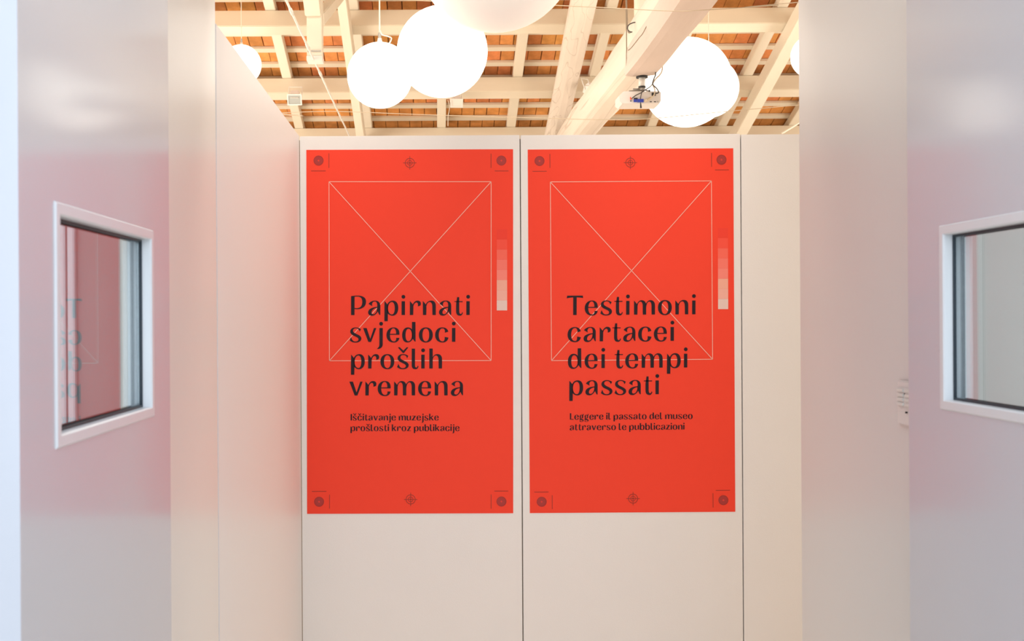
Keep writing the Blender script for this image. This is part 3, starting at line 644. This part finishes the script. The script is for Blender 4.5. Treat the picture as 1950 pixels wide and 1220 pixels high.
MB().tube([at(1201.5, 189.5, YP-0.01), at(1200.5, 184.5, YP-0.01)], [0.006, 0.003], 8).build('orange_plug', M['orange'], pr_)
MB().tube([at(1202.5, 188.5, YP-0.012), at(1205.5, 186, YP-0.012)], 0.0025, 6).build('orange_plug', M['orange'], pr_)
MB().tube([at(1228.5, 193, YP-0.01), at(1232, 190.5, YP-0.02), at(1240, 185.5, YP-0.02)], [0.008, 0.011, 0.008], 10).build('tan_plug', M['cable_tan'], pr_)
MB().tube([at(1219.8, 195, YP-0.012), at(1220.5, 205.5, YP-0.014)], [0.003, 0.007], 8).build('dangling_plug', M['black'], pr_)
# pole, flange and arms
ym = YP + 0.05
pc = at(1222.5, 147, ym)
zbm = EYE+1.712
MB().tube([(pc.x, ym, zbm+0.012), (pc.x, ym, pc.z-0.005)], [0.040, 0.042], 20).build('flange', M['black'], pr_, smooth=False)
MB().tube([(pc.x, ym, pc.z), (pc.x, ym, at(1222, 165, ym).z)], 0.0235, 20).build('pole', M['metal'], pr_, smooth=True)
MB().tube([(pc.x, ym, at(1222, 164.5, ym).z), (pc.x, ym, at(1222, 167, ym).z)], 0.026, 20).build('collar', M['black'], pr_)
MB().tube([(pc.x, ym, at(1222, 167, ym).z), (pc.x, ym, at(1222, 173.5, ym).z)], [0.024, 0.018], 20).build('ball_joint', M['steel'], pr_, smooth=True)
for (a, b) in (((1205, 169.8), (1217, 169.5)), ((1198, 173.5), (1217, 172.5)), ((1228, 171), (1240, 175.5))):
    MB().tube([at(*a, ym-0.02), at(*b, ym)], 0.0055, 8).build('arm', M['steel'], pr_)
def cable(name, pix, Y, r, m, label, cat='cable', par=None, n=8, ends=False):
    q = [at(x, y, Y) for i, (x, y) in enumerate(pix)]
    if ends:
        a = q[0]; b = q[-1]
        q = [Vector((ROOM_L, Y, a.z + 0.25))] + q + [Vector((ROOM_R, Y, b.z + 0.35))]
    o = MB().tube(bez(q, n), r, 6).build(name, m, par, smooth=True)
    if par is None: tag(o, label, cat)
    return o
cable('cable', [(1203, 187.5), (1211, 181.5), (1221, 176.5), (1229, 171), (1238, 165), (1243, 158), (1248, 141), (1249, 128)], YP-0.03, 0.0036, M['cable'], 'thin dark cable looping from the orange plug up to the log beam')
cable('cable', [(1240, 185.5), (1245.5, 181), (1247, 172), (1245, 166), (1243, 160), (1249, 150), (1256, 143), (1261, 133), (1261.5, 111)], YP-0.045, 0.0050, M['cable_tan'], 'tan cable rising from the projector in front of the big globe lamp')
cable('cable', [(1248, 178), (1254, 176), (1251, 169), (1244, 162), (1243, 157), (1246, 148), (1248.5, 141), (1248, 127)], YP-0.06, 0.0045, M['cable'], 'dark power cable bending from the power socket up to the log beam')
cable('cable', [(1219.5, 189), (1220.5, 182), (1223, 174)], YP-0.02, 0.0028, M['cable'], 'short thin wire from the blue plug to the mount')
cable('cable', [(1193.5, 0), (1194, 30), (1196, 60), (1203, 61)], 8.0, 0.0038, M['cable_mid'], 'dark cable dropping beside the king post to the left of the log')
cable('cable', [(1216, 42), (1205, 43.5), (1197, 48), (1195, 55), (1199, 60), (1204, 61)], 7.95, 0.0042, M['cable'], 'dark cable loop at the foot of the king post')

# ------------------------------------------------------------ floodlights
def flood(px, py, Y, wd, ht, ry, label, lens=True):
    c = at(px, py, Y); root = thing('floodlight', c, label, 'floodlight')
    R = Matrix.Rotation(ry, 3, 'Z') @ Matrix.Rotation(math.radians(18), 3, 'X')
    fr = lambda p: c + R @ Vector(p)
    w2, h2 = wd/2, ht/2
    m = MB(); m.add([fr(p) for p in ((-w2,-0.05,-h2),(w2,-0.05,-h2),(w2,-0.05,h2),(-w2,-0.05,h2),(-w2*0.75,0.04,-h2*0.7),(w2*0.75,0.04,-h2*0.7),(w2*0.75,0.04,h2*0.8),(-w2*0.75,0.04,h2*0.8))],
        [(4,7,6,5),(0,4,5,1),(1,5,6,2),(2,6,7,3),(3,7,4,0),(0,1,2,3)] )
    m.build('housing', M['metal'], root)
    bw = 0.014; q = MB()
    for (a, b) in (((-w2,-0.062,-h2),(w2,-0.05,-h2+bw)), ((-w2,-0.062,h2-bw),(w2,-0.05,h2)), ((-w2,-0.062,-h2+bw),(-w2+bw,-0.05,h2-bw)), ((w2-bw,-0.062,-h2+bw),(w2,-0.05,h2-bw))): q.box(a, b, fr)
    q.build('rim', M['metal'], root)
    if lens:
        MB().box((-w2+bw,-0.055,-h2+bw), (w2-bw,-0.0505,h2-bw), fr).build('lens', M['lampglass'], root)
        MB().tube([fr((-w2*0.55,-0.058,h2*0.35)), fr((w2*0.55,-0.058,h2*0.35))], 0.006, 8).build('lamp_tube', M['reflector'], root)
    else:
        MB().box((-w2+bw,-0.055,-h2+bw), (w2-bw,-0.0505,h2-bw), fr).build('cover', M['metal'], root)
    MB().add([fr(p) for p in ((-w2*0.7,-0.05,h2),(w2*0.7,-0.05,h2),(w2*0.5,0.0,h2+0.035),(-w2*0.5,0.0,h2+0.035),(-w2*0.7,0.03,h2),(w2*0.7,0.03,h2))], [(0,1,2,3),(3,2,5,4),(0,3,4),(1,5,2),(0,4,5,1)]).build('hood', M['plastic'], root)
    q = MB(); q.tube([fr((-w2*0.9,0.0,0)), fr((-w2*0.9,0.10,h2+0.06)), fr((w2*0.9,0.10,h2+0.06)), fr((w2*0.9,0.0,0))], 0.006, 6); q.build('bracket', M['metal'], root)
    return root
flood(562, 188.5, 13.05, 0.165, 0.125, 0.0, 'small floodlight with a grey lens fixed on the purlin at the left')
flood(868.5, 195, 13.2, 0.145, 0.10, 0.1, 'small cream floodlight with a plain cover, under the big globe lamps', lens=False)
flood(1121, 172, 12.6, 0.12, 0.10, 0.7, 'small tilted floodlight beside the log beam, left of the projector', lens=False)
cable('cable', [(853, 190), (856, 205), (853.5, 222), (853, 240)], 13.3, 0.004, M['cord'], 'pale cable running down beside the plain floodlight')
cable('cable', [(1116, 173), (1110, 185), (1112, 190), (1116, 193)], 12.6, 0.005, M['cable'], 'dark curl of cable under the tilted floodlight')
# thin wires strung across the gallery
cable('wire', [(700, -4), (827, 0), (985, 7), (1150, 14.5), (1279, 21), (1343, 19), (1480, 10), (1560, 1)], 6.0, 0.0022, M['cable_tan'], 'upper thin wire strung across in front of the biggest globe lamp', 'wire', ends=True)
cable('wire', [(500, 216), (532, 215), (613, 212), (675, 213), (800, 218), (974, 223), (1150, 228), (1237, 226), (1343, 216), (1428, 208), (1540, 198)], 7.6, 0.0022, M['cable_tan'], 'lower thin wire strung across just above the poster panels', 'wire', ends=True)
cable('wire', [(1489, 254), (1517, 237), (1530, 229)], 12.5, 0.010, M['cord'], 'short pale rod low at the right end of the roof', 'rod')
cable('cable', [(1262, 2), (1239, 35), (1225, 62), (1217, 72), (1203, 90), (1196, 96)], 7.3, 0.003, M['cable_mid'], 'dark cable stapled along the left side of the log beam')
for o in bpy.data.objects:
    if '_w' in o: del o['_w']
